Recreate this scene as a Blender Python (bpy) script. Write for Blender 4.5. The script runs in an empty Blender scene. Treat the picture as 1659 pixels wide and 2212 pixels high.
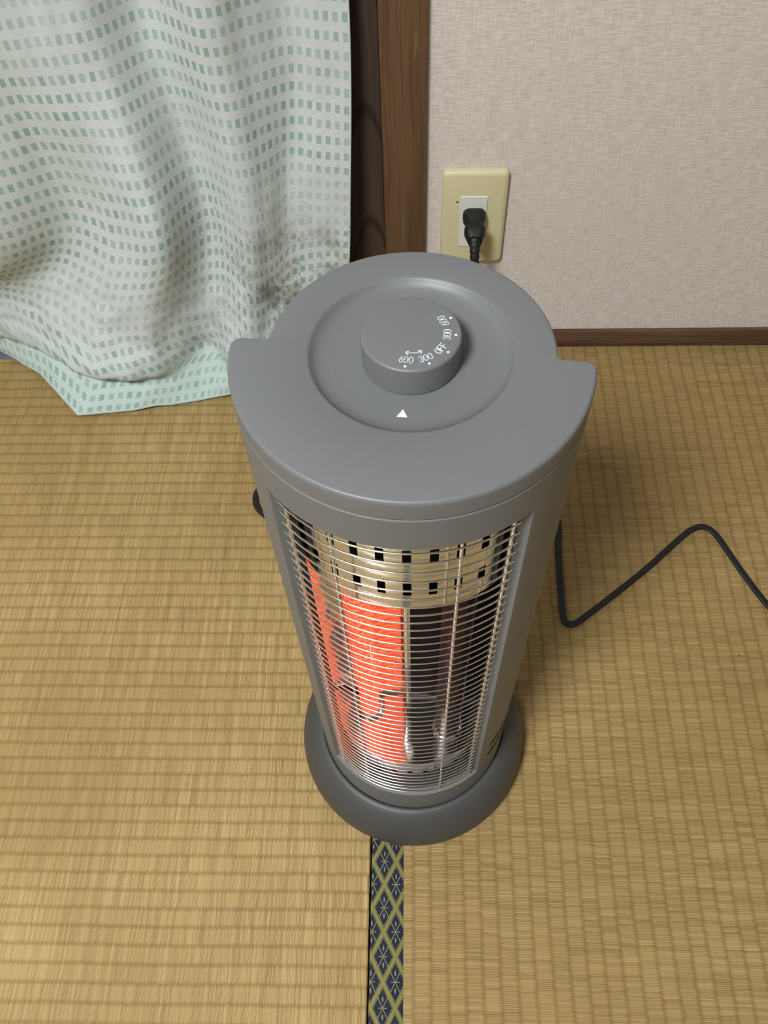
import bpy, bmesh, math, random
from mathutils import Vector, Matrix
PI = math.pi
C = bpy.context.scene.collection
scn = bpy.context.scene

# ------------------------------------------------------------------ camera, world, lights, exposure
cam_d = bpy.data.cameras.new('camera'); cam = bpy.data.objects.new('camera', cam_d); C.objects.link(cam)
cam_d.sensor_fit = 'HORIZONTAL'; cam_d.sensor_width = 36.0; cam_d.lens = 36.0 * 1836.855 / 1659.0
cam_d.clip_start = 0.01
FW = Vector((-0.03439742, 0.53704788, -0.84285016)); RT = Vector((0.99940671, 0.01701247, -0.0299466)); UP = Vector((0.0017438, 0.84338019, 0.53731444))
cam.matrix_world = Matrix(((RT.x, UP.x, -FW.x, 0.0), (RT.y, UP.y, -FW.y, -0.77924), (RT.z, UP.z, -FW.z, 0.81412), (0, 0, 0, 1)))
scn.camera = cam

world = bpy.data.worlds.new('world'); scn.world = world; world.use_nodes = True
world.node_tree.nodes['Background'].inputs[0].default_value = (0.77, 0.80, 0.85, 1)
world.node_tree.nodes['Background'].inputs[1].default_value = 0.15

LAMP = Vector((-0.62, -1.45, 2.08))
LAMP_POWER = 11.4

scn.view_settings.view_transform = 'Standard'; scn.view_settings.look = 'None'
scn.view_settings.exposure = 0.0; scn.view_settings.gamma = 1.0; scn.view_settings.use_curve_mapping = False

# ------------------------------------------------------------------ material helpers
class NT:
    def __init__(s, name):
        s.m = bpy.data.materials.new(name); s.m.use_nodes = True; s.t = s.m.node_tree
        s.b = s.t.nodes['Principled BSDF']; s.out = s.t.nodes['Material Output']
    def n(s, typ, **kw):
        nd = s.t.nodes.new(typ)
        for k, v in kw.items(): setattr(nd, k, v)
        return nd
    def link(s, a, b): s.t.links.new(a, b)
    def put(s, sock, v):
        if isinstance(v, bpy.types.NodeSocket): s.link(v, sock)
        elif v is not None: sock.default_value = v
    def math(s, op, a, b=None, c=None, clamp=False):
        nd = s.n('ShaderNodeMath', operation=op, use_clamp=clamp)
        s.put(nd.inputs[0], a); s.put(nd.inputs[1], b)
        if c is not None: s.put(nd.inputs[2], c)
        return nd.outputs[0]
    def obj(s):
        sp = s.n('ShaderNodeSeparateXYZ'); s.link(s.n('ShaderNodeTexCoord').outputs['Object'], sp.inputs[0]); return sp.outputs
    def uv(s):
        sp = s.n('ShaderNodeSeparateXYZ'); s.link(s.n('ShaderNodeTexCoord').outputs['UV'], sp.inputs[0]); return sp.outputs
    def vec(s, x, y, z):
        cb = s.n('ShaderNodeCombineXYZ'); s.put(cb.inputs[0], x); s.put(cb.inputs[1], y); s.put(cb.inputs[2], z); return cb.outputs[0]
    def noise(s, v, scale=5, detail=2, rough=0.5):
        nd = s.n('ShaderNodeTexNoise'); s.put(nd.inputs['Vector'], v); nd.inputs['Scale'].default_value = scale
        nd.inputs['Detail'].default_value = detail; nd.inputs['Roughness'].default_value = rough; return nd.outputs['Fac']
    def white(s, v):
        nd = s.n('ShaderNodeTexWhiteNoise', noise_dimensions='3D'); s.put(nd.inputs['Vector'], v); return nd.outputs['Value']
    def mix(s, f, a, b, mode='MIX'):
        nd = s.n('ShaderNodeMix', data_type='RGBA', blend_type=mode)
        s.put(nd.inputs[0], f); s.put(nd.inputs[6], a); s.put(nd.inputs[7], b); return nd.outputs[2]
    def ramp(s, f, lo, hi, a=0.0, b=1.0):
        nd = s.n('ShaderNodeMapRange'); nd.interpolation_type = 'SMOOTHSTEP'
        s.put(nd.inputs[0], f); s.put(nd.inputs[1], lo); s.put(nd.inputs[2], hi); s.put(nd.inputs[3], a); s.put(nd.inputs[4], b); return nd.outputs[0]
    def bump(s, h, dist=0.001, strength=1.0):
        nd = s.n('ShaderNodeBump'); nd.inputs['Strength'].default_value = strength; nd.inputs['Distance'].default_value = dist
        s.link(h, nd.inputs['Height']); s.link(nd.outputs[0], s.b.inputs['Normal'])
    def base(s, c, rough=0.5, metal=0.0, spec=0.5):
        s.put(s.b.inputs['Base Color'], c); s.b.inputs['Roughness'].default_value = rough
        s.b.inputs['Metallic'].default_value = metal; s.b.inputs['Specular IOR Level'].default_value = spec; return s.m

def lin(r, g, b):
    f = lambda c: ((c / 255 + 0.055) / 1.055) ** 2.4 if c > 10 else c / 255 / 12.92
    return (f(r), f(g), f(b), 1.0)

def plastic(name, col, rough=0.45, grain=0.02):
    N = NT(name); o = N.n('ShaderNodeTexCoord').outputs['Object']
    N.base(N.mix(N.noise(o, 900, 2), tuple(c * (1 - grain * 2) for c in col[:3]) + (1,), tuple(c * (1 + grain * 2) for c in col[:3]) + (1,)), rough)
    N.bump(N.noise(o, 1800, 1), 0.00008, 0.35); return N.m

M = {}
M['grey'] = plastic('heater_grey_plastic', lin(105, 106, 107), 0.46)
M['base_grey'] = plastic('heater_base_plastic', lin(68, 68, 67), 0.5)
M['dark'] = plastic('dark_inner_plastic', lin(22, 20, 20), 0.6)
M['print'] = NT('white_print').base(lin(232, 236, 242), 0.6)
N = NT('chrome'); M['chrome'] = N.base((0.86, 0.86, 0.84, 1), 0.12, 1.0)
N = NT('mirror_reflector'); M['mirror'] = N.base((0.82, 0.80, 0.78, 1), 0.07, 1.0)
N.bump(N.noise(N.n('ShaderNodeTexCoord').outputs['Object'], 45, 2), 0.0010, 0.35)
N = NT('wire_chrome'); M['wire'] = N.base((0.90, 0.90, 0.89, 1), 0.17, 1.0)
M['black'] = plastic('black_rubber', lin(11, 11, 12), 0.55)
N = NT('unlit_quartz'); M['unlit'] = N.base(lin(36, 14, 13), 0.5, 0, 0.15)
# glowing element: coil winding, hotter and cooler turns
N = NT('glowing_coil'); o = N.obj()
tw = N.math('SINE', N.math('MULTIPLY', N.math('ADD', o[2], N.math('MULTIPLY', N.noise(N.vec(N.math('MULTIPLY', o[0], 3), N.math('MULTIPLY', o[1], 3), o[2]), 130, 3), 0.02)), 900))
N.base((0.05, 0.01, 0.005, 1), 0.5)
N.put(N.b.inputs['Emission Color'], N.mix(N.ramp(tw, -1, 1), (1.0, 0.06, 0.015, 1), (1.0, 0.22, 0.10, 1)))
N.b.inputs['Emission Strength'].default_value = 1.25; M['glow'] = N.m
N = NT('quartz_glass'); N.base((1, 1, 1, 1), 0.02); N.b.inputs['Transmission Weight'].default_value = 1.0; N.b.inputs['IOR'].default_value = 1.2; M['quartz'] = N.m

def tatami(name, along_x, seed):
    """ribs run along x (along_x) or along y; rush strands cross them"""
    N = NT(name); o = N.obj()
    r, s_ = (o[1], o[0]) if along_x else (o[0], o[1])
    P = 0.014653
    wob = N.math('MULTIPLY', N.math('SUBTRACT', N.noise(N.vec(N.math('MULTIPLY', s_, 14), N.math('MULTIPLY', r, 5), seed), 1, 3), 0.5), 0.0030)
    rib = N.math('DIVIDE', N.math('ADD', r, wob), P)
    idx = N.math('FLOOR', rib); fr = N.math('FRACT', rib)
    d = N.math('ABSOLUTE', N.math('SUBTRACT', fr, 0.5))          # 0.5 at groove
    groove = N.ramp(d, 0.28, 0.5)
    # rush strands ~1.25 mm, shifted half a strand every other rib
    w = 0.00125
    warp = N.math('MULTIPLY', N.noise(N.vec(N.math('MULTIPLY', s_, 60), N.math('MULTIPLY', r, 25), seed + 3), 1, 2), 0.0035)
    st = N.math('ADD', N.math('DIVIDE', N.math('ADD', s_, warp), w), N.math('MULTIPLY', idx, 0.5))
    si = N.math('FLOOR', st); sf = N.math('FRACT', st)
    sd = N.math('ABSOLUTE', N.math('SUBTRACT', sf, 0.5))
    rnd = N.white(N.vec(si, idx, seed))
    rnd2 = N.white(N.vec(si, N.math('FLOOR', N.math('MULTIPLY', idx, 0.5)), seed + 9))
    deep = N.math('MULTIPLY', N.ramp(rnd, 0.35, 1.0), N.ramp(sd, 0.22, 0.45))
    big = N.noise(N.vec(o[0], o[1], seed), 4.0, 3)
    rnd2 = N.math('ADD', N.math('MULTIPLY', rnd2, 0.5), N.math('MULTIPLY', N.white(N.vec(N.math('FLOOR', N.math('DIVIDE', N.math('ADD', s_, warp), w)), 3, seed)), 0.5))
    col = N.mix(N.ramp(rnd2, 0, 1), lin(162, 134, 85) if along_x else lin(152, 125, 78), lin(187, 160, 107) if along_x else lin(176, 149, 98))  # right mat (ribs along y) coloured darker, standing in for weaker light there
    col = N.mix(N.math('MULTIPLY', N.ramp(big, 0.35, 0.7), 0.5), col, lin(146, 119, 70))
    streak = N.ramp(N.noise(N.vec(N.math('MULTIPLY', s_, 90), N.math('MULTIPLY', r, 6), seed + 5), 1, 3), 0.5, 0.75)
    col = N.mix(N.math('MULTIPLY', streak, 0.20), col, lin(122, 97, 55))
    col = N.mix(N.math('MULTIPLY', groove, 0.36), col, lin(98, 76, 37))
    col = N.mix(N.math('MULTIPLY', deep, 0.45 if along_x else 0.65), col, lin(84, 64, 34))
    vor = N.n('ShaderNodeTexVoronoi'); vor.feature = 'F1'; N.put(vor.inputs['Vector'], N.vec(o[0], o[1], seed)); vor.inputs['Scale'].default_value = 14
    sp = N.math('MULTIPLY', N.ramp(vor.outputs['Distance'], 0.016, 0.034, 1, 0), N.math('GREATER_THAN', N.white(vor.outputs['Position']), 0.72))
    col = N.mix(N.math('MULTIPLY', sp, 0.8), col, lin(70, 50, 28))
    N.base(col, 0.62, 0, 0.25)
    h = N.math('ADD', N.math('MULTIPLY', N.math('SUBTRACT', 1, groove), 0.7), N.math('MULTIPLY', N.math('SUBTRACT', N.ramp(sd, 0.1, 0.5, 1, 0), deep), 0.30))
    N.bump(h, 0.0009, 0.6)
    return N.m
M['tatami_l'] = tatami('rush_matting_ribs_across', True, 1.3)
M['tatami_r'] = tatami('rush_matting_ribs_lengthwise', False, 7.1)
M['tatami_far'] = NT('rush_matting_plain').base(lin(186, 160, 105), 0.7)

# brocade edge cloth: olive lattice on navy
N = NT('brocade_edge_cloth'); o = N.obj()
px, py = 0.0207, 0.0380
a0 = N.math('DIVIDE', N.math('ADD', o[0], 0.0365), px); b0 = N.math('DIVIDE', N.math('ADD', o[1], 0.6337), py)
a = N.math('ADD', a0, b0); b = N.math('SUBTRACT', a0, b0)
def cell(v): return N.math('SUBTRACT', N.math('FRACT', N.math('ADD', v, 0.5)), 0.5)     # signed, 0 on band
ca, cb_ = N.math('ABSOLUTE', cell(a)), N.math('ABSOLUTE', cell(b))
mn = N.math('MINIMUM', ca, cb_)
band = N.math('LESS_THAN', mn, 0.085)
inner = N.math('MULTIPLY', N.math('GREATER_THAN', mn, 0.060), N.math('LESS_THAN', mn, 0.075))
fringe = N.math('MULTIPLY', N.math('GREATER_THAN', mn, 0.10), N.math('LESS_THAN', mn, 0.118))
ha, hb = N.math('SUBTRACT', 0.5, ca), N.math('SUBTRACT', 0.5, cb_)
cross = N.math('LESS_THAN', N.math('MINIMUM', ha, hb), 0.018)
# rays: horizontal and vertical through each diamond centre
fa, fb = N.math('SUBTRACT', N.math('FRACT', a), 0.5), N.math('SUBTRACT', N.math('FRACT', b), 0.5)
hx, hy = N.math('MULTIPLY', N.math('ADD', fa, fb), 0.5), N.math('MULTIPLY', N.math('SUBTRACT', fa, fb), 0.5)
ahx, ahy = N.math('ABSOLUTE', hx), N.math('ABSOLUTE', hy)
ray_h = N.math('MULTIPLY', N.math('LESS_THAN', ahy, 0.010), N.math('MULTIPLY', N.math('GREATER_THAN', ahx, 0.04), N.math('LESS_THAN', ahx, 0.17)))
leaf = N.math('LESS_THAN', N.math('ADD', N.math('POWER', N.math('DIVIDE', ahx, 0.030), 2), N.math('POWER', N.math('DIVIDE', N.math('SUBTRACT', ahy, 0.17), 0.055), 2)), 1.0)
thin = N.math('MAXIMUM', N.math('MAXIMUM', fringe, cross), N.math('MAXIMUM', ray_h, leaf))
weave = N.white(N.vec(N.math('FLOOR', N.math('MULTIPLY', o[0], 2500)), N.math('FLOOR', N.math('MULTIPLY', o[1], 1500)), 0))
col = N.mix(N.math('MULTIPLY', weave, 0.6), lin(40, 44, 62), lin(22, 24, 34))
col = N.mix(thin, col, lin(132, 130, 92))
col = N.mix(band, col, N.mix(weave, lin(142, 136, 78), lin(118, 113, 60)))
col = N.mix(N.math('MULTIPLY', inner, 0.75), col, lin(58, 58, 38))
N.base(col, 0.75, 0, 0.2); N.bump(N.math('ADD', weave, N.math('MULTIPLY', band, 2)), 0.0002, 0.5); M['heri'] = N.m
# worn blue-grey edge cloth
N = NT('worn_edge_cloth'); o = N.obj()
f = N.noise(N.vec(o[0], N.math('MULTIPLY', o[1], 3), 0), 60, 5, 0.7)
N.base(N.mix(N.ramp(f, 0.35, 0.65), lin(60, 66, 78), lin(112, 118, 124)), 0.85); N.bump(f, 0.001, 0.6); M['heri_worn'] = N.m

# wallpaper: woven vinyl, short horizontal slubs
N = NT('woven_wallpaper'); o = N.obj()
n1 = N.noise(N.vec(N.math('MULTIPLY', o[0], 70), 0, N.math('MULTIPLY', o[2], 620)), 1, 4, 0.6)
n2 = N.noise(N.vec(N.math('MULTIPLY', o[0], 420), 3, N.math('MULTIPLY', o[2], 60)), 1, 3, 0.6)
n3 = N.noise(N.vec(N.math('MULTIPLY', o[0], 3), 5, N.math('MULTIPLY', o[2], 3)), 1, 2)
h = N.math('ADD', N.math('MULTIPLY', n1, 0.65), N.math('MULTIPLY', n2, 0.35))
col = N.mix(N.ramp(h, 0.36, 0.64), lin(197, 186, 178), lin(222, 215, 208))
col = N.mix(N.math('MULTIPLY', N.ramp(n3, 0.4, 0.7), 0.25), col, lin(210, 195, 187))
N.base(col, 0.8, 0, 0.2); N.bump(h, 0.0009, 0.55); M['wall'] = N.m
M['room_wall'] = NT('plain_room_wall').base(lin(205, 200, 192), 0.9)
M['ceiling'] = NT('ceiling_boards').base(lin(190, 180, 165), 0.9)

def wood(name, c1, c2, c3, scr=0.0, fine=300, wide=0.0):
    N = NT(name); o = N.obj()
    w_ = N.math('MULTIPLY', N.noise(N.vec(N.math('MULTIPLY', o[0], 12), o[1], N.math('MULTIPLY', o[2], 5)), 1, 2), 0.016)
    x = N.math('ADD', o[0], w_)
    g = N.noise(N.vec(N.math('MULTIPLY', x, fine), N.math('MULTIPLY', o[1], 60), N.math('MULTIPLY', o[2], 5)), 1, 4, 0.6)
    g2 = N.noise(N.vec(N.math('MULTIPLY', x, 60), N.math('MULTIPLY', o[1], 60), N.math('MULTIPLY', o[2], 3)), 1, 2)
    col = N.mix(N.ramp(g2, 0.35, 0.65), c1, c2); col = N.mix(N.math('MULTIPLY', N.ramp(g, 0.45, 0.7), 0.6), col, c3)
    if scr:
        s1 = N.noise(N.vec(N.math('MULTIPLY', o[0], 130), 0, N.math('MULTIPLY', o[2], 22)), 1, 3)
        col = N.mix(N.math('MULTIPLY', N.ramp(s1, 0.62, 0.72), scr), col, lin(138, 112, 78))
    if wide:   # cathedral figure
        q = N.math('ADD', N.math('MULTIPLY', N.math('POWER', N.math('ADD', o[0], 0.047), 2), 130), o[2])
        v = N.math('ABSOLUTE', N.math('SUBTRACT', N.math('FRACT', N.math('MULTIPLY', q, 7.6)), 0.5))
        col = N.mix(N.math('MULTIPLY', N.ramp(v, 0.0, 0.10, 1, 0), wide), col, lin(28, 18, 14))
    N.base(col, 0.5, 0, 0.3); N.bump(g, 0.0003, 0.4); return N.m
M['post'] = wood('brown_post_wood', lin(112, 84, 60), lin(94, 72, 51), lin(74, 53, 38), 0.55)
M['board'] = wood('dark_board_wood', lin(76, 64, 54), lin(64, 52, 43), lin(52, 40, 32), 0, 300, 0.7)
N = NT('skirting_wood'); o = N.obj()
g = N.noise(N.vec(N.math('MULTIPLY', o[0], 8), N.math('MULTIPLY', o[1], 200), N.math('MULTIPLY', o[2], 260)), 1, 3)
N.base(N.mix(N.ramp(g, 0.35, 0.65), lin(96, 70, 52), lin(78, 54, 40)), 0.55); M['skirt'] = N.m
M['outlet'] = plastic('cream_outlet_plastic', lin(206, 198, 158), 0.35, 0.01)
M['socket'] = plastic('white_socket_plastic', lin(214, 216, 206), 0.35, 0.01)

# curtain: off-white cloth with rows of sheer green rectangles, soiled near its lower right
N = NT('checked_curtain_cloth'); u = N.uv(); o = N.obj()
jx = N.math('MULTIPLY', N.math('SUBTRACT', N.noise(N.vec(u[0], u[1], 0), 40, 2), 0.5), 0.0016)
rv = N.math('DIVIDE', N.math('ADD', u[1], jx), 0.0167); ri = N.math('FLOOR', rv)
ru = N.math('ADD', N.math('DIVIDE', N.math('ADD', u[0], jx), 0.0088), N.math('MULTIPLY', N.white(N.vec(ri, 1, 2)), 0.0))
ci = N.math('FLOOR', ru)
du = N.math('ABSOLUTE', N.math('SUBTRACT', N.math('FRACT', ru), 0.5)); dv = N.math('ABSOLUTE', N.math('SUBTRACT', N.math('FRACT', rv), 0.5))
jag = N.math('MULTIPLY', N.math('SUBTRACT', N.noise(N.vec(u[0], u[1], 3), 700, 2), 0.5), 0.10)
cm = N.math('MULTIPLY', N.ramp(N.math('ADD', du, jag), 0.24, 0.30, 1, 0), N.ramp(N.math('ADD', dv, jag), 0.23, 0.27, 1, 0))
str_ = N.math('MULTIPLY', N.ramp(N.white(N.vec(ri, ci, 5)), 0, 1, 0.65, 1.0), N.ramp(N.noise(N.vec(u[0], u[1], 8), 9, 2), 0.30, 0.6, 0.45, 1.0))
cm = N.math('MULTIPLY', cm, str_)
weave = N.math('ADD', N.noise(N.vec(N.math('MULTIPLY', u[0], 150), N.math('MULTIPLY', u[1], 1500), 0), 1, 2), N.noise(N.vec(N.math('MULTIPLY', u[0], 1500), N.math('MULTIPLY', u[1], 200), 0), 1, 2))
cloth = N.mix(N.ramp(weave, 0.7, 1.3), lin(203, 210, 209), lin(218, 223, 222))
low = N.ramp(u[1], 0.055, 0.085, 1, 0)
cloth = N.mix(N.math('MULTIPLY', low, 0.7), cloth, lin(196, 216, 206))  # greener hem band: light on the upturned cloth, put into its colour
col = N.mix(cm, cloth, lin(150, 178, 166))
# grime, settled on the fold near the floor at the right, speckled above
gx = N.ramp(o[0], -0.30, -0.14); gz = N.ramp(o[2], 0.10, 0.30, 1, 0)
gz2 = N.ramp(o[2], 0.06, 0.09)
gn = N.noise(o[0], 1); gn = N.ramp(N.noise(N.vec(o[0], o[1], o[2]), 32, 5, 0.65), 0.42, 0.72)
grime = N.math('MULTIPLY', N.math('MULTIPLY', gx, gz), N.math('MULTIPLY', gn, gz2))
col = N.mix(N.math('MULTIPLY', grime, 1.0), col, lin(128, 118, 104))
spk = N.math('MULTIPLY', N.ramp(N.noise(N.vec(o[0], o[1], o[2]), 260, 2), 0.66, 0.72), N.math('MULTIPLY', gx, N.ramp(o[2], 0.18, 0.36, 1, 0)))
col = N.mix(N.math('MULTIPLY', spk, 0.7), col, lin(96, 84, 74))
N.base(col, 0.85, 0, 0.15); N.bump(weave, 0.0003, 0.35)
tr = N.n('ShaderNodeBsdfTranslucent'); N.link(col, tr.inputs[0])
mx = N.n('ShaderNodeMixShader'); mx.inputs[0].default_value = 0.18
N.link(N.b.outputs[0], mx.inputs[1]); N.link(tr.outputs[0], mx.inputs[2]); N.link(mx.outputs[0], N.out.inputs[0]); M['curtain'] = N.m

N = NT('lamp_tube'); N.base((1, 1, 1, 1), 0.5); N.b.inputs['Emission Color'].default_value = (0.96, 0.99, 1.0, 1)
N.b.inputs['Emission Strength'].default_value = LAMP_POWER * 10; M['lamp'] = N.m
M['lamp_body'] = NT('lamp_housing').base(lin(225, 225, 220), 0.5)

# ------------------------------------------------------------------ mesh helpers
def link(name, bm, mat, parent=None, smooth=35, loc=None):
    me = bpy.data.meshes.new(name); bm.normal_update(); bm.to_mesh(me); bm.free()
    if mat: me.materials.append(mat)
    if smooth:
        for p in me.polygons: p.use_smooth = True
        me.set_sharp_from_angle(angle=math.radians(smooth))
    o = bpy.data.objects.new(name, me); C.objects.link(o)
    if parent: o.parent = parent
    if loc: o.location = loc
    return o
def tag(o, label, cat, group=None):
    o['label'] = label; o['category'] = cat
    if group: o['group'] = group
    return o
def struct(name, bm, mat, smooth=0):
    o = link(name, bm, mat, None, smooth); o['kind'] = 'structure'; return o
def empty(name, loc, rz=0):
    o = bpy.data.objects.new(name, None); C.objects.link(o); o.location = loc; o.rotation_euler = (0, 0, rz); o.empty_display_size = 0.05; return o
def box(bm, x0, x1, y0, y1, z0, z1, bev=0, seg=2):
    r = bmesh.ops.create_cube(bm, size=1)['verts']
    for v in r: v.co = Vector(((x0 + x1) / 2 + v.co.x * (x1 - x0), (y0 + y1) / 2 + v.co.y * (y1 - y0), (z0 + z1) / 2 + v.co.z * (z1 - z0)))
    if bev:
        es = list({e for v in r for e in v.link_edges})
        bmesh.ops.bevel(bm, geom=es, offset=bev, segments=seg, profile=0.5, affect='EDGES')
def loft(bm, rings, closed=True, cap0=False, cap1=False):
    vs = [[bm.verts.new(p) for p in r] for r in rings]
    n = len(rings[0])
    for a, b in zip(vs, vs[1:]):
        for i in range(n if closed else n - 1):
            j = (i + 1) % n
            try: bm.faces.new((a[i], a[j], b[j], b[i]))
            except ValueError: pass
    if cap0: bm.faces.new(vs[0][::-1])
    if cap1: bm.faces.new(vs[-1])
    return vs
def circ(r, z, n=96, a0=0.0): return [(r * math.cos(a0 + 2 * PI * i / n), r * math.sin(a0 + 2 * PI * i / n), z) for i in range(n)]
def lathe(bm, prof, n=96, cap0=True, cap1=True): return loft(bm, [circ(r, z, n) for r, z in prof], True, cap0, cap1)
def tube(bm, pts, r, n=8, caps=True):
    pts = [Vector(p) for p in pts]; rings = []; up = Vector((0, 0, 1)); last = None
    for i, p in enumerate(pts):
        t = (pts[min(i + 1, len(pts) - 1)] - pts[max(i - 1, 0)]).normalized()
        s = t.cross(up) if last is None else last - t * last.dot(t)
        if s.length < 1e-4: s = t.cross(Vector((1, 0, 0)))
        s.normalize(); last = s; w = s.cross(t)
        rings.append([p + (s * math.cos(2 * PI * k / n) + w * math.sin(2 * PI * k / n)) * r for k in range(n)])
    loft(bm, rings, True, caps, caps)
def catmull(pts, sub):
    pts = [Vector(p) for p in pts]; out = []
    for i in range(len(pts) - 1):
        p0 = pts[i - 1] if i else pts[0] * 2 - pts[1]; p1, p2 = pts[i], pts[i + 1]
        p3 = pts[i + 2] if i + 2 < len(pts) else p2 * 2 - p1
        for k in range(sub):
            t = k / sub
            out.append(0.5 * ((2 * p1) + (p2 - p0) * t + (2 * p0 - 5 * p1 + 4 * p2 - p3) * t * t + (3 * p1 - p0 - 3 * p2 + p3) * t ** 3))
    out.append(pts[-1]); return out

# ------------------------------------------------------------------ the room
bm = bmesh.new(); box(bm, -2.6, 1.9, -3.4, 0.12, -0.08, -0.018); struct('floor', bm, M['tatami_far'])
bm = bmesh.new(); box(bm, -2.6, 1.9, 0.0, 0.12, -0.08, 2.5); struct('wall_back', bm, M['wall'])
bm = bmesh.new(); box(bm, -2.72, -2.6, -3.4, 0.12, -0.08, 2.5); struct('wall_left', bm, M['room_wall'])
bm = bmesh.new(); box(bm, 1.9, 2.02, -3.4, 0.12, -0.08, 2.5); struct('wall_right', bm, M['room_wall'])
bm = bmesh.new(); box(bm, -0.0305, 0.0128, -0.010, 0.0, -0.018, 2.5, 0.0015, 2); struct('trim_1', bm, M['post'], 30)
bm = bmesh.new(); box(bm, -0.20, -0.0305, -0.004, 0.0, -0.018, 2.5, 0.001, 1); struct('trim_2', bm, M['board'], 30)
bm = bmesh.new(); box(bm, 0.0128, 1.9, -0.006, 0.0, -0.018, 0.0235, 0.0012, 2); struct('baseboard_right', bm, M['skirt'], 30)
bm = bmesh.new(); box(bm, -2.6, -0.20, -0.006, 0.0, -0.018, 0.030, 0.0012, 2); struct('baseboard_left', bm, M['board'], 30)

# tatami mats
TZ = -0.0175
def mat_thing(name, x0, x1, y0, y1, mat, label):
    bm = bmesh.new(); box(bm, x0, x1, y0, y1, TZ, 0.0, 0.0022, 3); o = link(name, bm, mat, None, 30); return tag(o, label, 'tatami mat')
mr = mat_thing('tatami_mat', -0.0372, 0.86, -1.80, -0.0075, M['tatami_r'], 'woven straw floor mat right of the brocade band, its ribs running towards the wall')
bm = bmesh.new(); box(bm, -0.0378, -0.0092, -1.80, -0.0072, -0.012, 0.0007, 0.0006, 2)
link('edge_cloth', bm, M['heri'], mr, 30)['label'] = 'navy brocade edge band with an olive diamond lattice'
ml = mat_thing('tatami_mat', -1.85, -0.0392, -0.895, -0.0078, M['tatami_l'], 'woven straw floor mat left of the brocade band, its ribs running sideways under the curtain')
bm = bmesh.new(); random.seed(4)
xs = [-1.85 + 0.0093 * i for i in range(196)]
top = [bm.verts.new((x, -0.0075, 0.0009)) for x in xs]; frn = [bm.verts.new((x, -0.0195 - random.random() * 0.0045, 0.0012)) for x in xs]
frb = [bm.verts.new((v.co.x, v.co.y - 0.0006, -0.0006)) for v in frn]
for i in range(len(xs) - 1):
    bm.faces.new((top[i], frn[i], frn[i + 1], top[i + 1])); bm.faces.new((frn[i], frb[i], frb[i + 1], frn[i + 1]))
link('edge_cloth', bm, M['heri_worn'], ml, 30)['label'] = 'worn blue-grey edge band with a frayed border'

# ceiling lamp (ring tube) behind the camera on the left
lamp = empty('pendant_lamp', LAMP); tag(lamp, 'round pendant lamp with a white diffuser hanging over the room', 'lamp')
bm = bmesh.new(); lathe(bm, [(0.245 * math.cos(t), -0.055 * math.sin(t)) for t in [PI / 2 * (1 - k / 10) + 0.001 for k in range(11)]], 48)
link('diffuser', bm, M['lamp'], lamp, 60)
bm = bmesh.new(); lathe(bm, [(0.246, 0.001), (0.262, 0.012), (0.262, 0.03), (0.24, 0.055), (0.08, 0.10), (0.012, 0.11), (0.004, 0.13), (0.004, 0.42)], 48); link('housing', bm, M['lamp_body'], lamp, 40)

# ------------------------------------------------------------------ heater
HX, HY = -0.0008, -0.5175
H = empty('electric_heater', (HX, HY, 0), math.radians(-6.0))
tag(H, 'grey cylindrical electric heater with chrome wire guard, glowing orange on its left half', 'heater')
R, RB, ZT = 0.0813, 0.0645, 0.5365
def outline(rf, rb, z, fil=0.004):
    """plan of cap and body: wide arc at the front, narrower arc at the back, square shoulders between (front is -y)"""
    pts = []
    a1 = math.asin(fil / (rf - fil))
    # front arc from left shoulder (180) over -90 to right shoulder (0)
    nfr = 96
    A0, A1 = -PI + a1, -a1
    # left convex fillet (centre at (-(rf-fil)cos a1, -fil))
    cx = (rf - fil) * math.cos(a1)
    for k in range(6):
        t = PI / 2 + (PI / 2 + a1) * k / 6; pts.append((-cx + fil * math.cos(t), -fil + fil * math.sin(t), z))
    for k in range(nfr + 1):
        t = A0 + (A1 - A0) * k / nfr; pts.append((rf * math.cos(t), rf * math.sin(t), z))
    for k in range(1, 7):
        t = -a1 + (PI / 2 + a1) * k / 6; pts.append((cx + fil * math.cos(t), -fil + fil * math.sin(t), z))
    # right concave fillet of radius fc between y=0 line and the back arc
    fc = 0.0035; c2x = math.sqrt((rb + fc) ** 2 - fc ** 2); ac = math.atan2(fc, c2x)
    for k in range(5):
        t = -PI / 2 - (PI / 2 - ac) * k / 4; pts.append((c2x + fc * math.cos(t), fc + fc * math.sin(t), z))
    nb = 64
    for k in range(1, nb):
        t = ac + (PI - 2 * ac) * k / nb; pts.append((rb * math.cos(t), rb * math.sin(t), z))
    for k in range(5):
        t = -ac - (PI / 2 - ac) * k / 4; pts.append((-c2x + fc * math.cos(t), fc + fc * math.sin(t), z))
    return pts
# cap
ZS = 0.5243
NO = len(outline(R, RB, 0))
angs = []
o0 = outline(R, RB, 0)
for p in o0: angs.append(math.atan2(p[1], p[0]))
def ring_like(r, z):
    # circle with the outline's point count, spread evenly but matching directions roughly
    return [(r * math.cos(t), r * math.sin(t), z) for t in cang]
cum = [0.0]
un = [angs[0]]
for a_ in angs[1:]:
    d_ = a_ - un[-1]
    while d_ > PI: d_ -= 2 * PI
    while d_ < -PI: d_ += 2 * PI
    un.append(un[-1] + d_)
cang = []
for i in range(NO):   # blend between true direction and even spread so no two ring points coincide
    even = un[0] + 2 * PI * i / NO
    cang.append(even)
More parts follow.
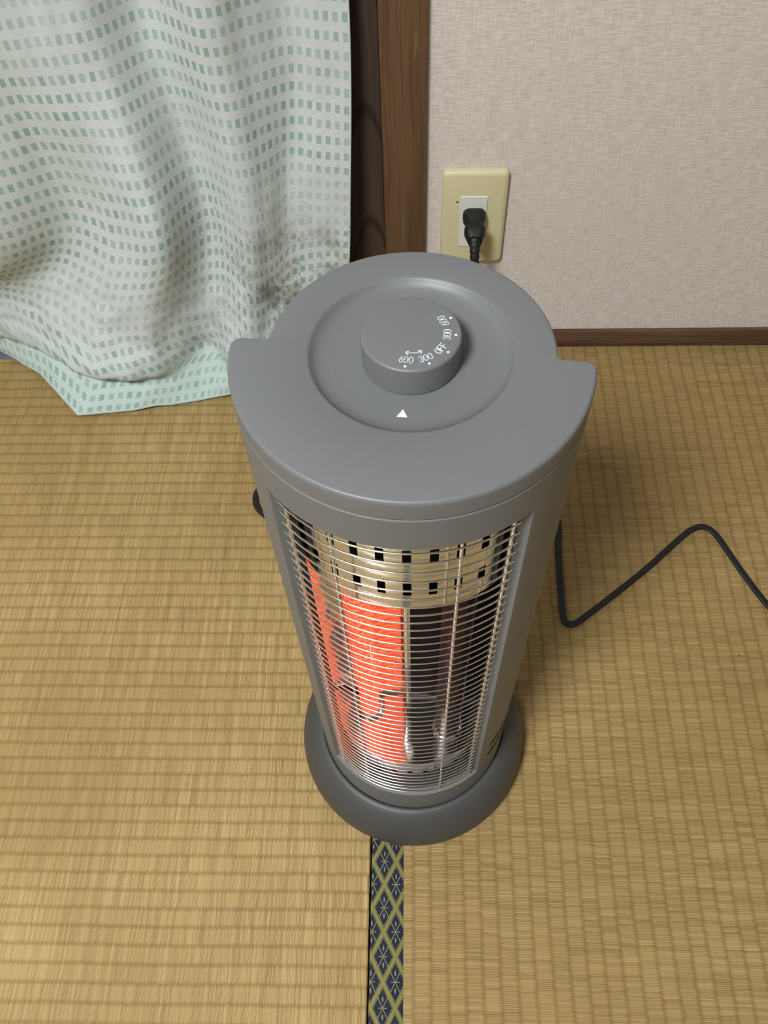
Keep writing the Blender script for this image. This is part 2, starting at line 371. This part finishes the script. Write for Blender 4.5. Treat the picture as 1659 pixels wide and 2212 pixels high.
# least uneven monotone mapping: smooth the true directions
tru = [un[i] + 1e-3 * i / NO for i in range(NO)]
cang = []
for i in range(NO):
    acc = 0
    for k in range(-4, 5):
        j = i + k; wrap = (2 * PI if j >= NO else (-2 * PI if j < 0 else 0)); acc += tru[j % NO] + wrap
    cang.append(acc / 9)
bm = bmesh.new()
rings = [outline(R - 0.0005, RB - 0.0005, ZS), outline(R, RB, ZS + 0.0006), outline(R, RB, ZT - 0.0022)]
for k in range(1, 6):
    t = PI / 2 * k / 5; d = 0.0018 * (1 - math.cos(t)); rings.append(outline(R - d, RB - d, ZT - 0.0022 + 0.0022 * math.sin(t)))
for r, dz in ((0.0466, 0), (0.0458, -0.0003), (0.0450, -0.0011), (0.0440, -0.0022), (0.0424, -0.0033), (0.0400, -0.0042), (0.0360, -0.0048), (0.0300, -0.0051), (0.0200, -0.0053)):
    rings.append(ring_like(r, ZT + dz))
loft(bm, rings, True, False, True)
cap = link('top_cap', bm, M['grey'], H, 28)
bm = bmesh.new()
s = 0.0026; ang = math.radians(-90.6); c = Vector((0.0325 * math.cos(ang), 0.0325 * math.sin(ang), ZT - 0.0049))
tri = [(0, 0.0024), (-0.0023, -0.0018), (0.0023, -0.0018)]
rr = [[c + Vector((x, y, z)) for x, y in tri] for z in (-0.0006, 0.0002)]; loft(bm, rr, True, False, True)
link('pointer_mark', bm, M['print'], cap, 0)['label'] = 'small white printed triangle'
# knob
ZK = 0.5467; RK = 0.0220
bm = bmesh.new(); lathe(bm, [(RK, ZT - 0.0045), (RK, ZK - 0.0014)] + [(RK - 0.0014 * (1 - math.cos(PI / 2 * k / 5)), ZK - 0.0014 + 0.0014 * math.sin(PI / 2 * k / 5)) for k in range(1, 6)], 128)
knob = link('control_knob', bm, M['grey'], H, 35)
GL = {'0': [[(0.0, 0.3), (0.0, 0.75), (0.07, 0.93), (0.25, 1.0), (0.43, 0.93), (0.5, 0.75), (0.5, 0.25), (0.43, 0.07), (0.25, 0.0), (0.07, 0.07), (0.0, 0.25), (0.0, 0.3)]],
      '6': [[(0.42, 1.0), (0.22, 0.80), (0.06, 0.52), (0.0, 0.28), (0.07, 0.07), (0.25, 0.0), (0.43, 0.07), (0.5, 0.28), (0.43, 0.50), (0.25, 0.58), (0.08, 0.50)]],
      '3': [[(0.02, 0.82), (0.10, 0.95), (0.25, 1.0), (0.42, 0.94), (0.48, 0.77), (0.42, 0.59), (0.20, 0.53)], [(0.25, 0.53), (0.44, 0.46), (0.5, 0.28), (0.43, 0.07), (0.25, 0.0), (0.07, 0.06), (0.0, 0.22)]],
      'F': [[(0.0, 0.0), (0.0, 1.0), (0.5, 1.0)], [(0.0, 0.52), (0.42, 0.52)]],
      'O': [[(0.0, 0.3), (0.0, 0.72), (0.08, 0.92), (0.27, 1.0), (0.46, 0.92), (0.54, 0.72), (0.54, 0.28), (0.46, 0.08), (0.27, 0.0), (0.08, 0.08), (0.0, 0.28), (0.0, 0.3)]]}
def stroke(bm, pts, w, z, h=0.00012):
    def quad(ps):
        top = [bm.verts.new((p[0], p[1], z + h)) for p in ps]; bot = [bm.verts.new((p[0], p[1], z - h)) for p in ps]
        bm.faces.new(top)
        for i in range(len(ps)):
            j = (i + 1) % len(ps); bm.faces.new((bot[i], bot[j], top[j], top[i]))
    for a_, b_ in zip(pts, pts[1:]):
        dx, dy = b_[0] - a_[0], b_[1] - a_[1]; l = math.hypot(dx, dy)
        if l < 1e-9: continue
        nx, ny = -dy / l * w / 2, dx / l * w / 2
        quad([(a_[0] - nx, a_[1] - ny), (b_[0] - nx, b_[1] - ny), (b_[0] + nx, b_[1] + ny), (a_[0] + nx, a_[1] + ny)])
    for p in pts: quad([(p[0] + w / 2 * math.cos(2 * PI * k / 10), p[1] + w / 2 * math.sin(2 * PI * k / 10)) for k in range(10)])
DANG = [-91.6, -60.6, -29.8, 1.8, 32.8]
for txt, adeg in zip(('600', '300', 'OFF', '300', '600'), DANG):
    bm = bmesh.new(); a_ = math.radians(adeg); hh = 0.0033; cw = 0.0021
    ex = Vector((-math.sin(a_), math.cos(a_))); ey = Vector((-math.cos(a_), -math.sin(a_)))      # reading direction, up towards the centre
    o_ = Vector((math.cos(a_), math.sin(a_))) * 0.0172
    for i, ch in enumerate(txt):
        for pl in GL[ch]:
            stroke(bm, [tuple(o_ + ex * ((i - 1) * cw + (x - 0.26) * hh * 0.92) + ey * (y * hh)) for x, y in pl], 0.00036, ZK)
    link('printed_number', bm, M['print'], knob, 0)
    bm = bmesh.new(); lathe(bm, [(0.00058, -0.0001), (0.00058, 0.00012)], 20)
    link('printed_dot', bm, M['print'], knob, 0, (0.0193 * math.cos(a_), 0.0193 * math.sin(a_), ZK))
bm = bmesh.new()
ar = [(0.0116 * math.cos(math.radians(t)) * 1.0, 0.0116 * math.sin(math.radians(t))) for t in range(-96, -57, 4)]
stroke(bm, ar, 0.00040, ZK)
for t, sg in ((-96, 1), (-60, -1)):
    p = Vector((0.0116 * math.cos(math.radians(t)), 0.0116 * math.sin(math.radians(t)))); tg = Vector((-math.sin(math.radians(t)), math.cos(math.radians(t)))) * sg
    for da in (38, -38):
        d_ = Matrix.Rotation(math.radians(da), 2) @ tg; stroke(bm, [tuple(p), tuple(p + d_ * 0.0017)], 0.00040, ZK)
link('printed_arrow', bm, M['print'], knob, 0)['label'] = 'small double-headed curved arrow'

# body shell with its window
W0, W1, ZW0, ZW1, ZB = math.radians(-90 - 47.5), math.radians(-90 + 47.5), 0.0950, 0.5010, 0.054
bm = bmesh.new()
zl = [ZB, 0.075, ZW0 - 0.004, ZW0, 0.2, 0.3, 0.4, ZW1, ZW1 + 0.004, 0.515, ZS - 0.0012, ZS - 0.0006]
base_o = outline(R, RB, 0)
def sh(rf, rb, z):
    pts = outline(rf, rb, z); return pts
# snap two outline points to the window edges
fidx = [i for i, p in enumerate(base_o) if abs(math.hypot(p[0], p[1]) - R) < 1e-6 and p[1] < -0.005]
iL = min(fidx, key=lambda i: abs(angs[i] - W0)); iR = min(fidx, key=lambda i: abs(angs[i] - W1))
rows = []
for z in zl:
    rf, rb = (R, RB) if z < ZS - 0.001 else (R - 0.0006, RB - 0.0006)
    pts = sh(rf, rb, z)
    rows.append([bm.verts.new(p) for p in pts])
for k in range(len(zl) - 1):
    for i in range(NO):
        j = (i + 1) % NO
        if iL <= i < iR and zl[k] >= ZW0 - 1e-6 and zl[k + 1] <= ZW1 + 1e-6: continue
        bm.faces.new((rows[k][i], rows[k][j], rows[k + 1][j], rows[k + 1][i]))
# window reveal: outer loop to inner loop, splayed
k0, k1 = zl.index(ZW0), zl.index(ZW1)
loop = [(rows[k0][i], i) for i in range(iL, iR + 1)] + [(rows[k][iR], iR) for k in range(k0 + 1, k1 + 1)] + [(rows[k1][i], i) for i in range(iR - 1, iL - 1, -1)] + [(rows[k][iL], iL) for k in range(k1 - 1, k0, -1)]
RI = R - 0.0062
WA, WB = angs[iL], angs[iR]
def inner(v, i):
    t = (angs[i] - WA) / (WB - WA); a_ = WA + math.radians(1.6) + t * (WB - WA - math.radians(2.4))
    return bm.verts.new((RI * math.cos(a_), RI * math.sin(a_), v.co.z))
inn = [inner(v, i) for v, i in loop]
for a_ in range(len(loop)):
    b_ = (a_ + 1) % len(loop); bm.faces.new((loop[a_][0], inn[a_], inn[b_], loop[b_][0]))
es = [e for e in bm.edges if e.verts[0] in {v for v, _ in loop} and e.verts[1] in {v for v, _ in loop} and len({f for f in e.link_faces}) == 2 and any(v in set(inn) for f in e.link_faces for v in f.verts)]
bmesh.ops.bevel(bm, geom=es, offset=0.0009, segments=2, profile=0.5, affect='EDGES')
# inner top closing lip
body = link('body_shell', bm, M['grey'], H, 30)
bm = bmesh.new(); loft(bm, [outline(R - 0.003, RB - 0.003, ZS - 0.003), outline(R - 0.003, RB - 0.003, ZS + 0.004)], True, True, False)
link('cap_joint', bm, M['dark'], H, 30)
# vent slots low on the right side of the shell
for z0 in (0.1375, 0.1130):
    bm = bmesh.new(); a0, a1 = math.radians(-90 + 55), math.radians(-90 + 100); n = 20
    g = lambda r, z: [(r * math.cos(a0 + (a1 - a0) * k / n), r * math.sin(a0 + (a1 - a0) * k / n), z) for k in range(n + 1)]
    loft(bm, [g(R + 0.0003, z0), g(R + 0.0003, z0 + 0.0095)], False)
    link('vent_slot', bm, M['dark'], body, 0)['label'] = 'dark side vent slot'
# dark liner behind everything in the window
bm = bmesh.new(); n = 60
a0, a1 = math.radians(-90 + 46.9), math.radians(270 - 46.1); RL = 0.0705
f_ = lambda z: [(RI * math.cos(a0), RI * math.sin(a0), z)] + [(RL * math.cos(a0 + (a1 - a0) * k / n), RL * math.sin(a0 + (a1 - a0) * k / n), z) for k in range(n + 1)] + [(RI * math.cos(a1), RI * math.sin(a1), z)]
loft(bm, [f_(z) for z in (ZW0 - 0.003, ZW1 + 0.003)], False)
for v in bm.verts:
    if v.co.y > 0.0: v.co.x *= 0.80; v.co.y = min(v.co.y, 0.058)
for z in (ZW0 - 0.003, ZW1 + 0.003):
    bm.faces.new([bm.verts.new(p) for p in circ(RI, z, 64)])
link('inner_housing', bm, M['dark'], H, 30)

# chrome collars with slots
RC = 0.0690
def collar(z0, z1, slots, name):
    bm = bmesh.new()
    step = 10.7; hw = 1.75; off = 5.0 - 5.35 - 0.9
    angs_ = set(); cs = [off + step * k + 5.35 for k in range(-6, 6)]
    for c_ in cs: angs_ |= {round(c_ - hw, 4), round(c_ + hw, 4), round(c_ + step / 2, 4), round(c_ + hw + 1.95, 4), round(c_ - hw - 1.95, 4)}
    A = sorted(a_ for a_ in angs_ if abs(a_) < 66)
    Z = sorted({z0, z1} | {z for s_ in slots for z in s_})
    def P_(a_, z): t = math.radians(-90 + a_); return (RC * math.cos(t), RC * math.sin(t), z)
    V = [[bm.verts.new(P_(a_, z)) for a_ in A] for z in Z]
    for k in range(len(Z) - 1):
        for i in range(len(A) - 1):
            m_ = (A[i] + A[i + 1]) / 2; zm = (Z[k] + Z[k + 1]) / 2
            if any(abs(m_ - c_) < hw for c_ in cs) and any(s_[0] < zm < s_[1] for s_ in slots): continue
            bm.faces.new((V[k][i], V[k][i + 1], V[k + 1][i + 1], V[k + 1][i]))
    # curled rim
    zr = z0 if name == 'upper' else z1; sg = 1 if name == 'upper' else -1
    rim = [[( (RC - 0.0012 * (1 - math.cos(t))) * math.cos(math.radians(-90 + a_)), (RC - 0.0012 * (1 - math.cos(t))) * math.sin(math.radians(-90 + a_)), zr - sg * 0.0012 * math.sin(t)) for a_ in A] for t in (0, 0.5, 1.0, 1.57, 2.2)]
    loft(bm, rim, False)
    o = link('chrome_collar', bm, M['chrome'], H, 40)
    return o
cu = collar(0.4190, 0.5040, ((0.4340, 0.4468), (0.4655, 0.4785)), 'upper')
cu['label'] = 'chrome band with two rows of square slots above the glowing element'
cl = collar(0.0935, 0.1356, ((0.1010, 0.1060), (0.1165, 0.1215)), 'lower')
cl['label'] = 'chrome band with small slots below the heating elements'
for z0, z1, own in ((0.4190, 0.5040, cu), (0.0935, 0.1356, cl)):
    bm = bmesh.new()
    g = lambda r, z: [(r * math.cos(math.radians(-90 - 66 + 132 * k / 40)), r * math.sin(math.radians(-90 - 66 + 132 * k / 40)), z) for k in range(41)]
    loft(bm, [g(RC - 0.007, z0 + 0.004), g(RC - 0.007, z1 - 0.004)], False)
    link('slot_backing', bm, M['dark'], own, 40)
# collar shelves closing the reflector bay
for z in (0.4195, 0.1351):
    bm = bmesh.new(); g = [(RC * 0.985 * math.cos(math.radians(-90 - 66 + 132 * k / 40)), RC * 0.985 * math.sin(math.radians(-90 - 66 + 132 * k / 40)), z) for k in range(41)]
    bm.faces.new([bm.verts.new(p) for p in g + [(0.062, 0.03, z), (-0.062, 0.03, z)]])
    link('reflector_end', bm, M['mirror'], H, 0)

# two mirrored troughs, a tube standing in each
def trough(cx, hw, yr, rad):
    bm = bmesh.new(); n = 48; pr_ = []
    dep = rad - math.sqrt(rad * rad - hw * hw); yv = yr + dep
    for k in range(n + 1):
        x = -hw + 2 * hw * k / n; pr_.append((cx + x, yv - rad + math.sqrt(rad * rad - x * x)))
    loft(bm, [[(x, y, z) for x, y in pr_] for z in (0.1351, 0.20, 0.26, 0.33, 0.40, 0.4195)], False)
    return bm, yv
HWD = 0.0295
bmL, yv = trough(-HWD - 0.0022, HWD, -0.030, 0.0340); yfL = yv - 0.0100; link('reflector', bmL, M['mirror'], H, 60)['label'] = 'mirrored trough full of orange glow'
bmR, yv = trough(HWD + 0.0022, HWD, -0.030, 0.0400); link('reflector', bmR, M['mirror'], H, 60)['label'] = 'mirrored trough behind the dark unlit tube'
bm = bmesh.new(); box(bm, -0.0022, 0.0022, -0.0315, -0.028, 0.1351, 0.4195, 0.0008, 2); link('reflector_divider', bm, M['mirror'], H, 40)
yf = yv - 0.0165
for cx, mt, lab, rt_ in ((-HWD - 0.0022, 'glow', 'glowing orange heating tube', 0.0054), (HWD + 0.0022, 'unlit', 'dark unlit heating tube', 0.0100)):
    bm = bmesh.new(); lathe(bm, [(rt_, 0.1385), (rt_, 0.25), (rt_, 0.33), (rt_, 0.4165)], 32)
    t_ = link('heating_tube', bm, M[mt], H, 60, (cx - (0.001 if mt == 'glow' else 0), yfL if mt == 'glow' else yf, 0)); t_['label'] = lab
    if mt == 'glow':
        bm = bmesh.new(); lathe(bm, [(0.0080, 0.1365), (0.0080, 0.4185)], 32, False, False); q = link('quartz_sleeve', bm, M['quartz'], t_, 60); q['label'] = 'clear quartz sleeve around the glowing coil'
    for z in (0.1353, 0.4150):
        bm = bmesh.new(); lathe(bm, [(0.0120, z), (0.0120, z + 0.003), (0.0105, z + 0.004), (0.0095, z + 0.004), (0.0095, z + 0.002)], 32, True, False)
        link('end_holder', bm, M['chrome'], t_, 40)['label'] = 'chrome ring holding the tube end'

# wire guard
RWI = 0.0797
def arc(r, z, a0, a1, n): return [(r * math.cos(math.radians(-90 + a0 + (a1 - a0) * k / n)), r * math.sin(math.radians(-90 + a0 + (a1 - a0) * k / n)), z) for k in range(n + 1)]
bm = bmesh.new()
for a_ in (-42.0, -22, 22.5, 42.0):
    t = math.radians(-90 + a_); tube(bm, [((RWI - 0.0020) * math.cos(t), (RWI - 0.0020) * math.sin(t), z) for z in (ZW0 + 0.0005, 0.2, 0.35, ZW1 - 0.0005)], 0.0009, 8)
guard = link('guard_rods', bm, M['wire'], H, 60); guard['label'] = 'four upright chrome rods of the wire guard'
bm = bmesh.new(); tube(bm, arc(RWI, 0, -43.2, 43.2, 48), 0.00052, 8)
w0 = link('guard_wire', bm, M['wire'], guard, 60, (0, 0, 0.4945)); w0['group'] = 'curved wires of the heater guard'
for k in range(1, 46):
    w = w0.copy(); C.objects.link(w); w.parent = guard; w.location = (0, 0, 0.4945 - 0.008775 * k)

# foot
bm = bmesh.new(); lathe(bm, [(0.098, 0.0006), (0.1015, 0.0016), (0.1035, 0.006), (0.1042, 0.012), (0.1040, 0.018), (0.1028, 0.026), (0.1002, 0.035), (0.0962, 0.043), (0.0912, 0.0495), (0.0868, 0.0530), (0.0835, 0.0545), (0.0822, 0.0540), (0.0810, 0.0520), (0.075, 0.052)], 128)
link('base', bm, M['base_grey'], H, 50)['label'] = 'darker grey round domed foot'

# ------------------------------------------------------------------ wall outlet
OU = empty('wall_outlet', (0.0663, 0, 0.198)); tag(OU, 'cream plastic wall outlet plate with a white socket insert on the pale wallpaper', 'outlet')
def rrect(w, h, r, y, n=6):
    pts = []
    for cx, cz, a0 in ((w / 2 - r, h / 2 - r, 0), (-w / 2 + r, h / 2 - r, 90), (-w / 2 + r, -h / 2 + r, 180), (w / 2 - r, -h / 2 + r, 270)):
        for k in range(n + 1):
            t = math.radians(a0 + 90 * k / n); pts.append((cx + r * math.cos(t), y, cz + r * math.sin(t)))
    return pts
bm = bmesh.new(); loft(bm, [rrect(0.070, 0.120, 0.006, -0.0003), rrect(0.070, 0.120, 0.006, -0.0035), rrect(0.0690, 0.119, 0.0058, -0.0055), rrect(0.0660, 0.116, 0.005, -0.0072), rrect(0.060, 0.110, 0.004, -0.0080)], True, True, True)
pl = link('cover_plate', bm, M['outlet'], OU, 40)
bm = bmesh.new(); loft(bm, [rrect(0.0290, 0.066, 0.001, -0.0070), rrect(0.0290, 0.066, 0.001, -0.0086), rrect(0.0280, 0.065, 0.001, -0.0092)], True, True, True)
link('socket_insert', bm, M['socket'], OU, 40, (-0.0005, 0, -0.0020))
bm = bmesh.new(); loft(bm, [circ(0.0011, 0, 12), circ(0.0011, 0.0003, 12)], True, True, True)
d_ = link('screw_hole', bm, M['dark'], pl, 0, (-0.0185, -0.0081, 0.0240)); d_.rotation_euler = (PI / 2, 0, 0)

# ------------------------------------------------------------------ power cord with plug
cord_pts = [(0.0665, -0.047, 0.192), (0.0668, -0.056, 0.180), (0.0670, -0.064, 0.155), (0.067, -0.070, 0.10), (0.066, -0.078, 0.045), (0.060, -0.092, 0.010), (0.045, -0.115, 0.0030), (0.0, -0.160, 0.0026), (-0.08, -0.190, 0.0026), (-0.150, -0.205, 0.0028), (-0.1790, -0.232, 0.0030), (-0.1765, -0.258, 0.0030),
            (-0.150, -0.275, 0.003), (-0.09, -0.285, 0.003), (-0.02, -0.265, 0.003), (0.06, -0.215, 0.003), (0.12, -0.200, 0.0035), (0.152, -0.228, 0.004), (0.1610, -0.272, 0.004), (0.1580, -0.315, 0.003), (0.1563, -0.360, 0.0028), (0.1560, -0.390, 0.0028), (0.1590, -0.3995, 0.0028), (0.1680, -0.3995, 0.0028), (0.1840, -0.3880, 0.0028),
            (0.2130, -0.3655, 0.003), (0.2530, -0.3330, 0.0035), (0.2900, -0.3000, 0.005), (0.3070, -0.2875, 0.0065), (0.3200, -0.2850, 0.0065), (0.3320, -0.2960, 0.005), (0.3520, -0.3420, 0.003), (0.3730, -0.3850, 0.0028), (0.42, -0.455, 0.0028), (0.50, -0.54, 0.0028), (0.62, -0.60, 0.0028)]
bm = bmesh.new(); cp = catmull(cord_pts, 10); rings = []; last = None
for i, p in enumerate(cp):
    t = (cp[min(i + 1, len(cp) - 1)] - cp[max(i - 1, 0)]).normalized()
    up = Vector((0, 0, 1)) if abs(t.z) < 0.8 else Vector((0, -1, 0))
    s_ = t.cross(up).normalized()
    if last is not None and s_.dot(last) < 0: s_ = -s_
    if last is not None: s_ = (s_ + last * 1.5).normalized()
    s_ = (s_ - t * s_.dot(t)).normalized(); last = s_; w_ = s_.cross(t)
    ring = []
    for k in range(16):
        a_ = 2 * PI * k / 16; x = math.cos(a_); y = math.sin(a_); wx = 0.0034 * math.copysign(abs(x) ** 0.7, x)
        hy = 0.0018 * math.copysign(abs(y) ** 0.8, y) * (1 - 0.30 * math.exp(-(wx / 0.0009) ** 2))
        ring.append(p + s_ * wx + w_ * hy)
    rings.append(ring)
loft(bm, rings, True, True, True)
cord = link('power_cord', bm, M['black'], None, 50); tag(cord, 'flat black power cord plugged into the wall outlet and bent in zigzags on the mat', 'power cord')
bm = bmesh.new()
def sec(w, h, y, z=0.2065, x=0.0665, r=0.35):
    q = min(w, h) * r; return [(px_ + x, y, pz_ + z) for px_, _, pz_ in rrect(w, h, q, 0, 4)]
loft(bm, [sec(0.0225, 0.0165, -0.0094), sec(0.0245, 0.0185, -0.0110), sec(0.0245, 0.0185, -0.0165), sec(0.0220, 0.0170, -0.0205), sec(0.0160, 0.0140, -0.0245, 0.206), sec(0.0150, 0.0135, -0.0290, 0.205), sec(0.0160, 0.0140, -0.0310, 0.2045), sec(0.0225, 0.0165, -0.0325, 0.204), sec(0.0225, 0.0165, -0.0355, 0.2035), sec(0.0195, 0.0150, -0.0400, 0.2025), sec(0.0150, 0.0130, -0.0450, 0.2000)], True, True, True)
plug = link('plug', bm, M['black'], cord, 45)
bm = bmesh.new(); pp = catmull([(0.0665, -0.040, 0.2035), (0.0665, -0.047, 0.196), (0.0667, -0.053, 0.186), (0.0669, -0.0585, 0.172)], 6); rings = []
for i, p in enumerate(pp):
    t = (pp[min(i + 1, len(pp) - 1)] - pp[max(i - 1, 0)]).normalized(); s_ = Vector((1, 0, 0)); w_ = s_.cross(t).normalized()
    k_ = i / (len(pp) - 1); rw = 0.0064 - 0.0022 * k_ + (0.0006 if i % 3 == 0 else -0.0002); rh = rw * 0.72
    rings.append([p + s_ * rw * math.cos(2 * PI * j / 14) + w_ * rh * math.sin(2 * PI * j / 14) for j in range(14)])
loft(bm, rings, True, True, True); link('strain_relief', bm, M['black'], plug, 60)

# ------------------------------------------------------------------ curtain
COLS = [[(-0.4942, -0.06), (-0.5346, -0.07), (-0.620, -0.015), (-0.66, -0.009)],
        [(-0.4168, -0.07), (-0.4337, -0.075), (-0.525, -0.022), (-0.545, -0.009)],
        [(-0.3584, -0.06), (-0.3663, -0.045), (-0.452, -0.048), (-0.478, -0.052)],
        [(-0.3187, -0.055), (-0.3125, -0.065), (-0.3767, -0.085), (-0.4142, -0.1209)],
        [(-0.2754, -0.047), (-0.2601, -0.085), (-0.3098, -0.09), (-0.3400, -0.1126)],
        [(-0.2342, -0.012), (-0.2213, -0.03), (-0.2434, -0.055), (-0.270, -0.0985)],
        [(-0.1794, -0.048), (-0.1763, -0.055), (-0.1936, -0.08), (-0.215, -0.0860)],
        [(-0.1428, -0.03), (-0.1527, -0.045), (-0.1654, -0.06), (-0.170, -0.076)],
        [(-0.1094, -0.014), (-0.1317, -0.03), (-0.139, -0.045), (-0.130, -0.070)],
        [(-0.0779, -0.022), (-0.0942, -0.035), (-0.1033, -0.04), (-0.095, -0.060)],
        [(-0.0544, -0.028), (-0.0659, -0.04), (-0.0743, -0.045), (-0.068, -0.050)]]
levels = []   # each a list of column points
def lv(f): return [f(c) for c in COLS]
def mixp(a, b, t, z): return Vector((a[0] + (b[0] - a[0]) * t, a[1] + (b[1] - a[1]) * t, z))
levels.append(lv(lambda c: Vector((c[0][0] * 0.93 - 0.006, c[0][1] * 0.9 - 0.012, 1.90))))
levels.append(lv(lambda c: Vector((c[0][0] * 0.96 - 0.003, c[0][1] * 0.95 - 0.006, 1.10))))
levels.append(lv(lambda c: Vector((c[0][0], c[0][1], 0.60))))
levels.append(lv(lambda c: Vector((c[0][0], c[0][1], 0.41))))
levels.append(lv(lambda c: mixp(c[1], c[1], 0, 0.22)))
levels.append(lv(lambda c: Vector((c[2][0], c[2][1], 0.085))))
TUCK = [0, 0.0, 0.5, 1.0, 0.55, 0.0, 1.2, 1.5, 0.9, 0.3, 0]
levels.append([Vector((c[2][0] + 0.2 * (c[3][0] - c[2][0]) , c[2][1] - 0.016 * k, 0.050)) for c, k in zip(COLS, TUCK)])
levels.append([Vector((c[2][0] + 0.25 * (c[3][0] - c[2][0]), c[2][1] + 0.25 * (c[3][1] - c[2][1]) + 0.012 * k, 0.036)) for c, k in zip(COLS, TUCK)])
levels.append(lv(lambda c: mixp(c[2], c[3], 0.60, 0.018)))
levels.append(lv(lambda c: mixp(c[2], c[3], 1.0, 0.0030)))
SU = 14
grid = []
def straight(pts, sub): return [pts[i].lerp(pts[i + 1], k / sub) for i in range(len(pts) - 1) for k in range(sub)] + [pts[-1]]
fine = [catmull(l, SU) for l in levels[:-2]] + [straight(l, SU) for l in levels[-2:]]
SV = [14, 14, 14, 18, 16, 6, 5, 6, 8]
cols = list(zip(*fine))
full = []
for cl_ in cols:
    pts = []
    for i in range(len(cl_) - 1):
        p0 = cl_[i - 1] if i else cl_[0] * 2 - cl_[1]; p1, p2 = cl_[i], cl_[i + 1]; p3 = cl_[i + 2] if i + 2 < len(cl_) else p2 * 2 - p1
        # finite-difference tangents scaled by spacing in length
        d0, d1, d2 = (p1 - p0).length, (p2 - p1).length, (p3 - p2).length
        m1 = ((p1 - p0) / d0 * d1 + (p2 - p1) / d1 * d0) / (d0 + d1); m2 = ((p2 - p1) / d1 * d2 + (p3 - p2) / d2 * d1) / (d1 + d2)
        for k in range(SV[i]):
            t = k / SV[i]; h00 = 2 * t ** 3 - 3 * t * t + 1; h10 = t ** 3 - 2 * t * t + t; h01 = -2 * t ** 3 + 3 * t * t; h11 = t ** 3 - t * t
            pts.append(p1 * h00 + m1 * d1 * h10 + p2 * h01 + m2 * d1 * h11)
    pts.append(cl_[-1]); full.append(pts)
NC, NR = len(full), len(full[0])
from mathutils import noise as mnoise
bm = bmesh.new(); uvl = bm.loops.layers.uv.new('UVMap')
arcl = []
for pts in full:
    s_ = [0.0]
    for i in range(NR - 1, 0, -1): s_.append(s_[-1] + (pts[i] - pts[i - 1]).length)
    arcl.append(s_[::-1])
r41 = sum(SV[:3]); mean41 = sum(a_[r41] for a_ in arcl) / NC
UU = []
for r in range(NR):
    acc = [0.0]
    for c_ in range(NC - 1, 0, -1): acc.append(acc[-1] + (full[c_][r] - full[c_ - 1][r]).length)
    UU.append(acc[::-1])
ref = UU[r41]
V = []
for ci_ in range(NC):
    col_ = []
    for r in range(NR):
        p = full[ci_][r].copy()
        k = max(0.0, min(1.0, (p.z - 0.004) / 0.03))
        w_ = mnoise.noise(Vector((p.x * 22, p.z * 9, 3.3))) * 0.004 + mnoise.noise(Vector((p.x * 60, p.z * 22, 8.1))) * 0.0016 + (mnoise.noise(Vector((p.x * 55, p.z * 60, 1.1))) * 0.004 if p.z < 0.16 else 0)
        p.y += w_ * k; p.y = min(p.y, -0.0065)
        if p.z < 0.03: p.z += (abs(mnoise.noise(Vector((p.x * 30, p.y * 30, 0)))) * 0.005)
        col_.append(bm.verts.new(p))
    V.append(col_)
def uvof(c_, r):
    z = full[c_][r].z; t = max(0.0, min(1.0, (z - 0.05) / 0.30)); t = t * t * (3 - 2 * t)
    return (ref[c_] * 0.6 + UU[r][c_] * 0.4, arcl[c_][r] - (arcl[c_][r41] - mean41) * t)
for c_ in range(NC - 1):
    for r in range(NR - 1):
        f = bm.faces.new((V[c_][r], V[c_ + 1][r], V[c_ + 1][r + 1], V[c_][r + 1]))
        for lp, (a_, b_) in zip(f.loops, ((c_, r), (c_ + 1, r), (c_ + 1, r + 1), (c_, r + 1))): lp[uvl].uv = uvof(a_, b_)
cur = link('curtain', bm, M['curtain'], None, 180)
md = cur.modifiers.new('thickness', 'SOLIDIFY'); md.thickness = 0.0009; md.offset = 0
tag(cur, 'off-white curtain with rows of pale green squares, its soiled hem lying on the mat', 'curtain')
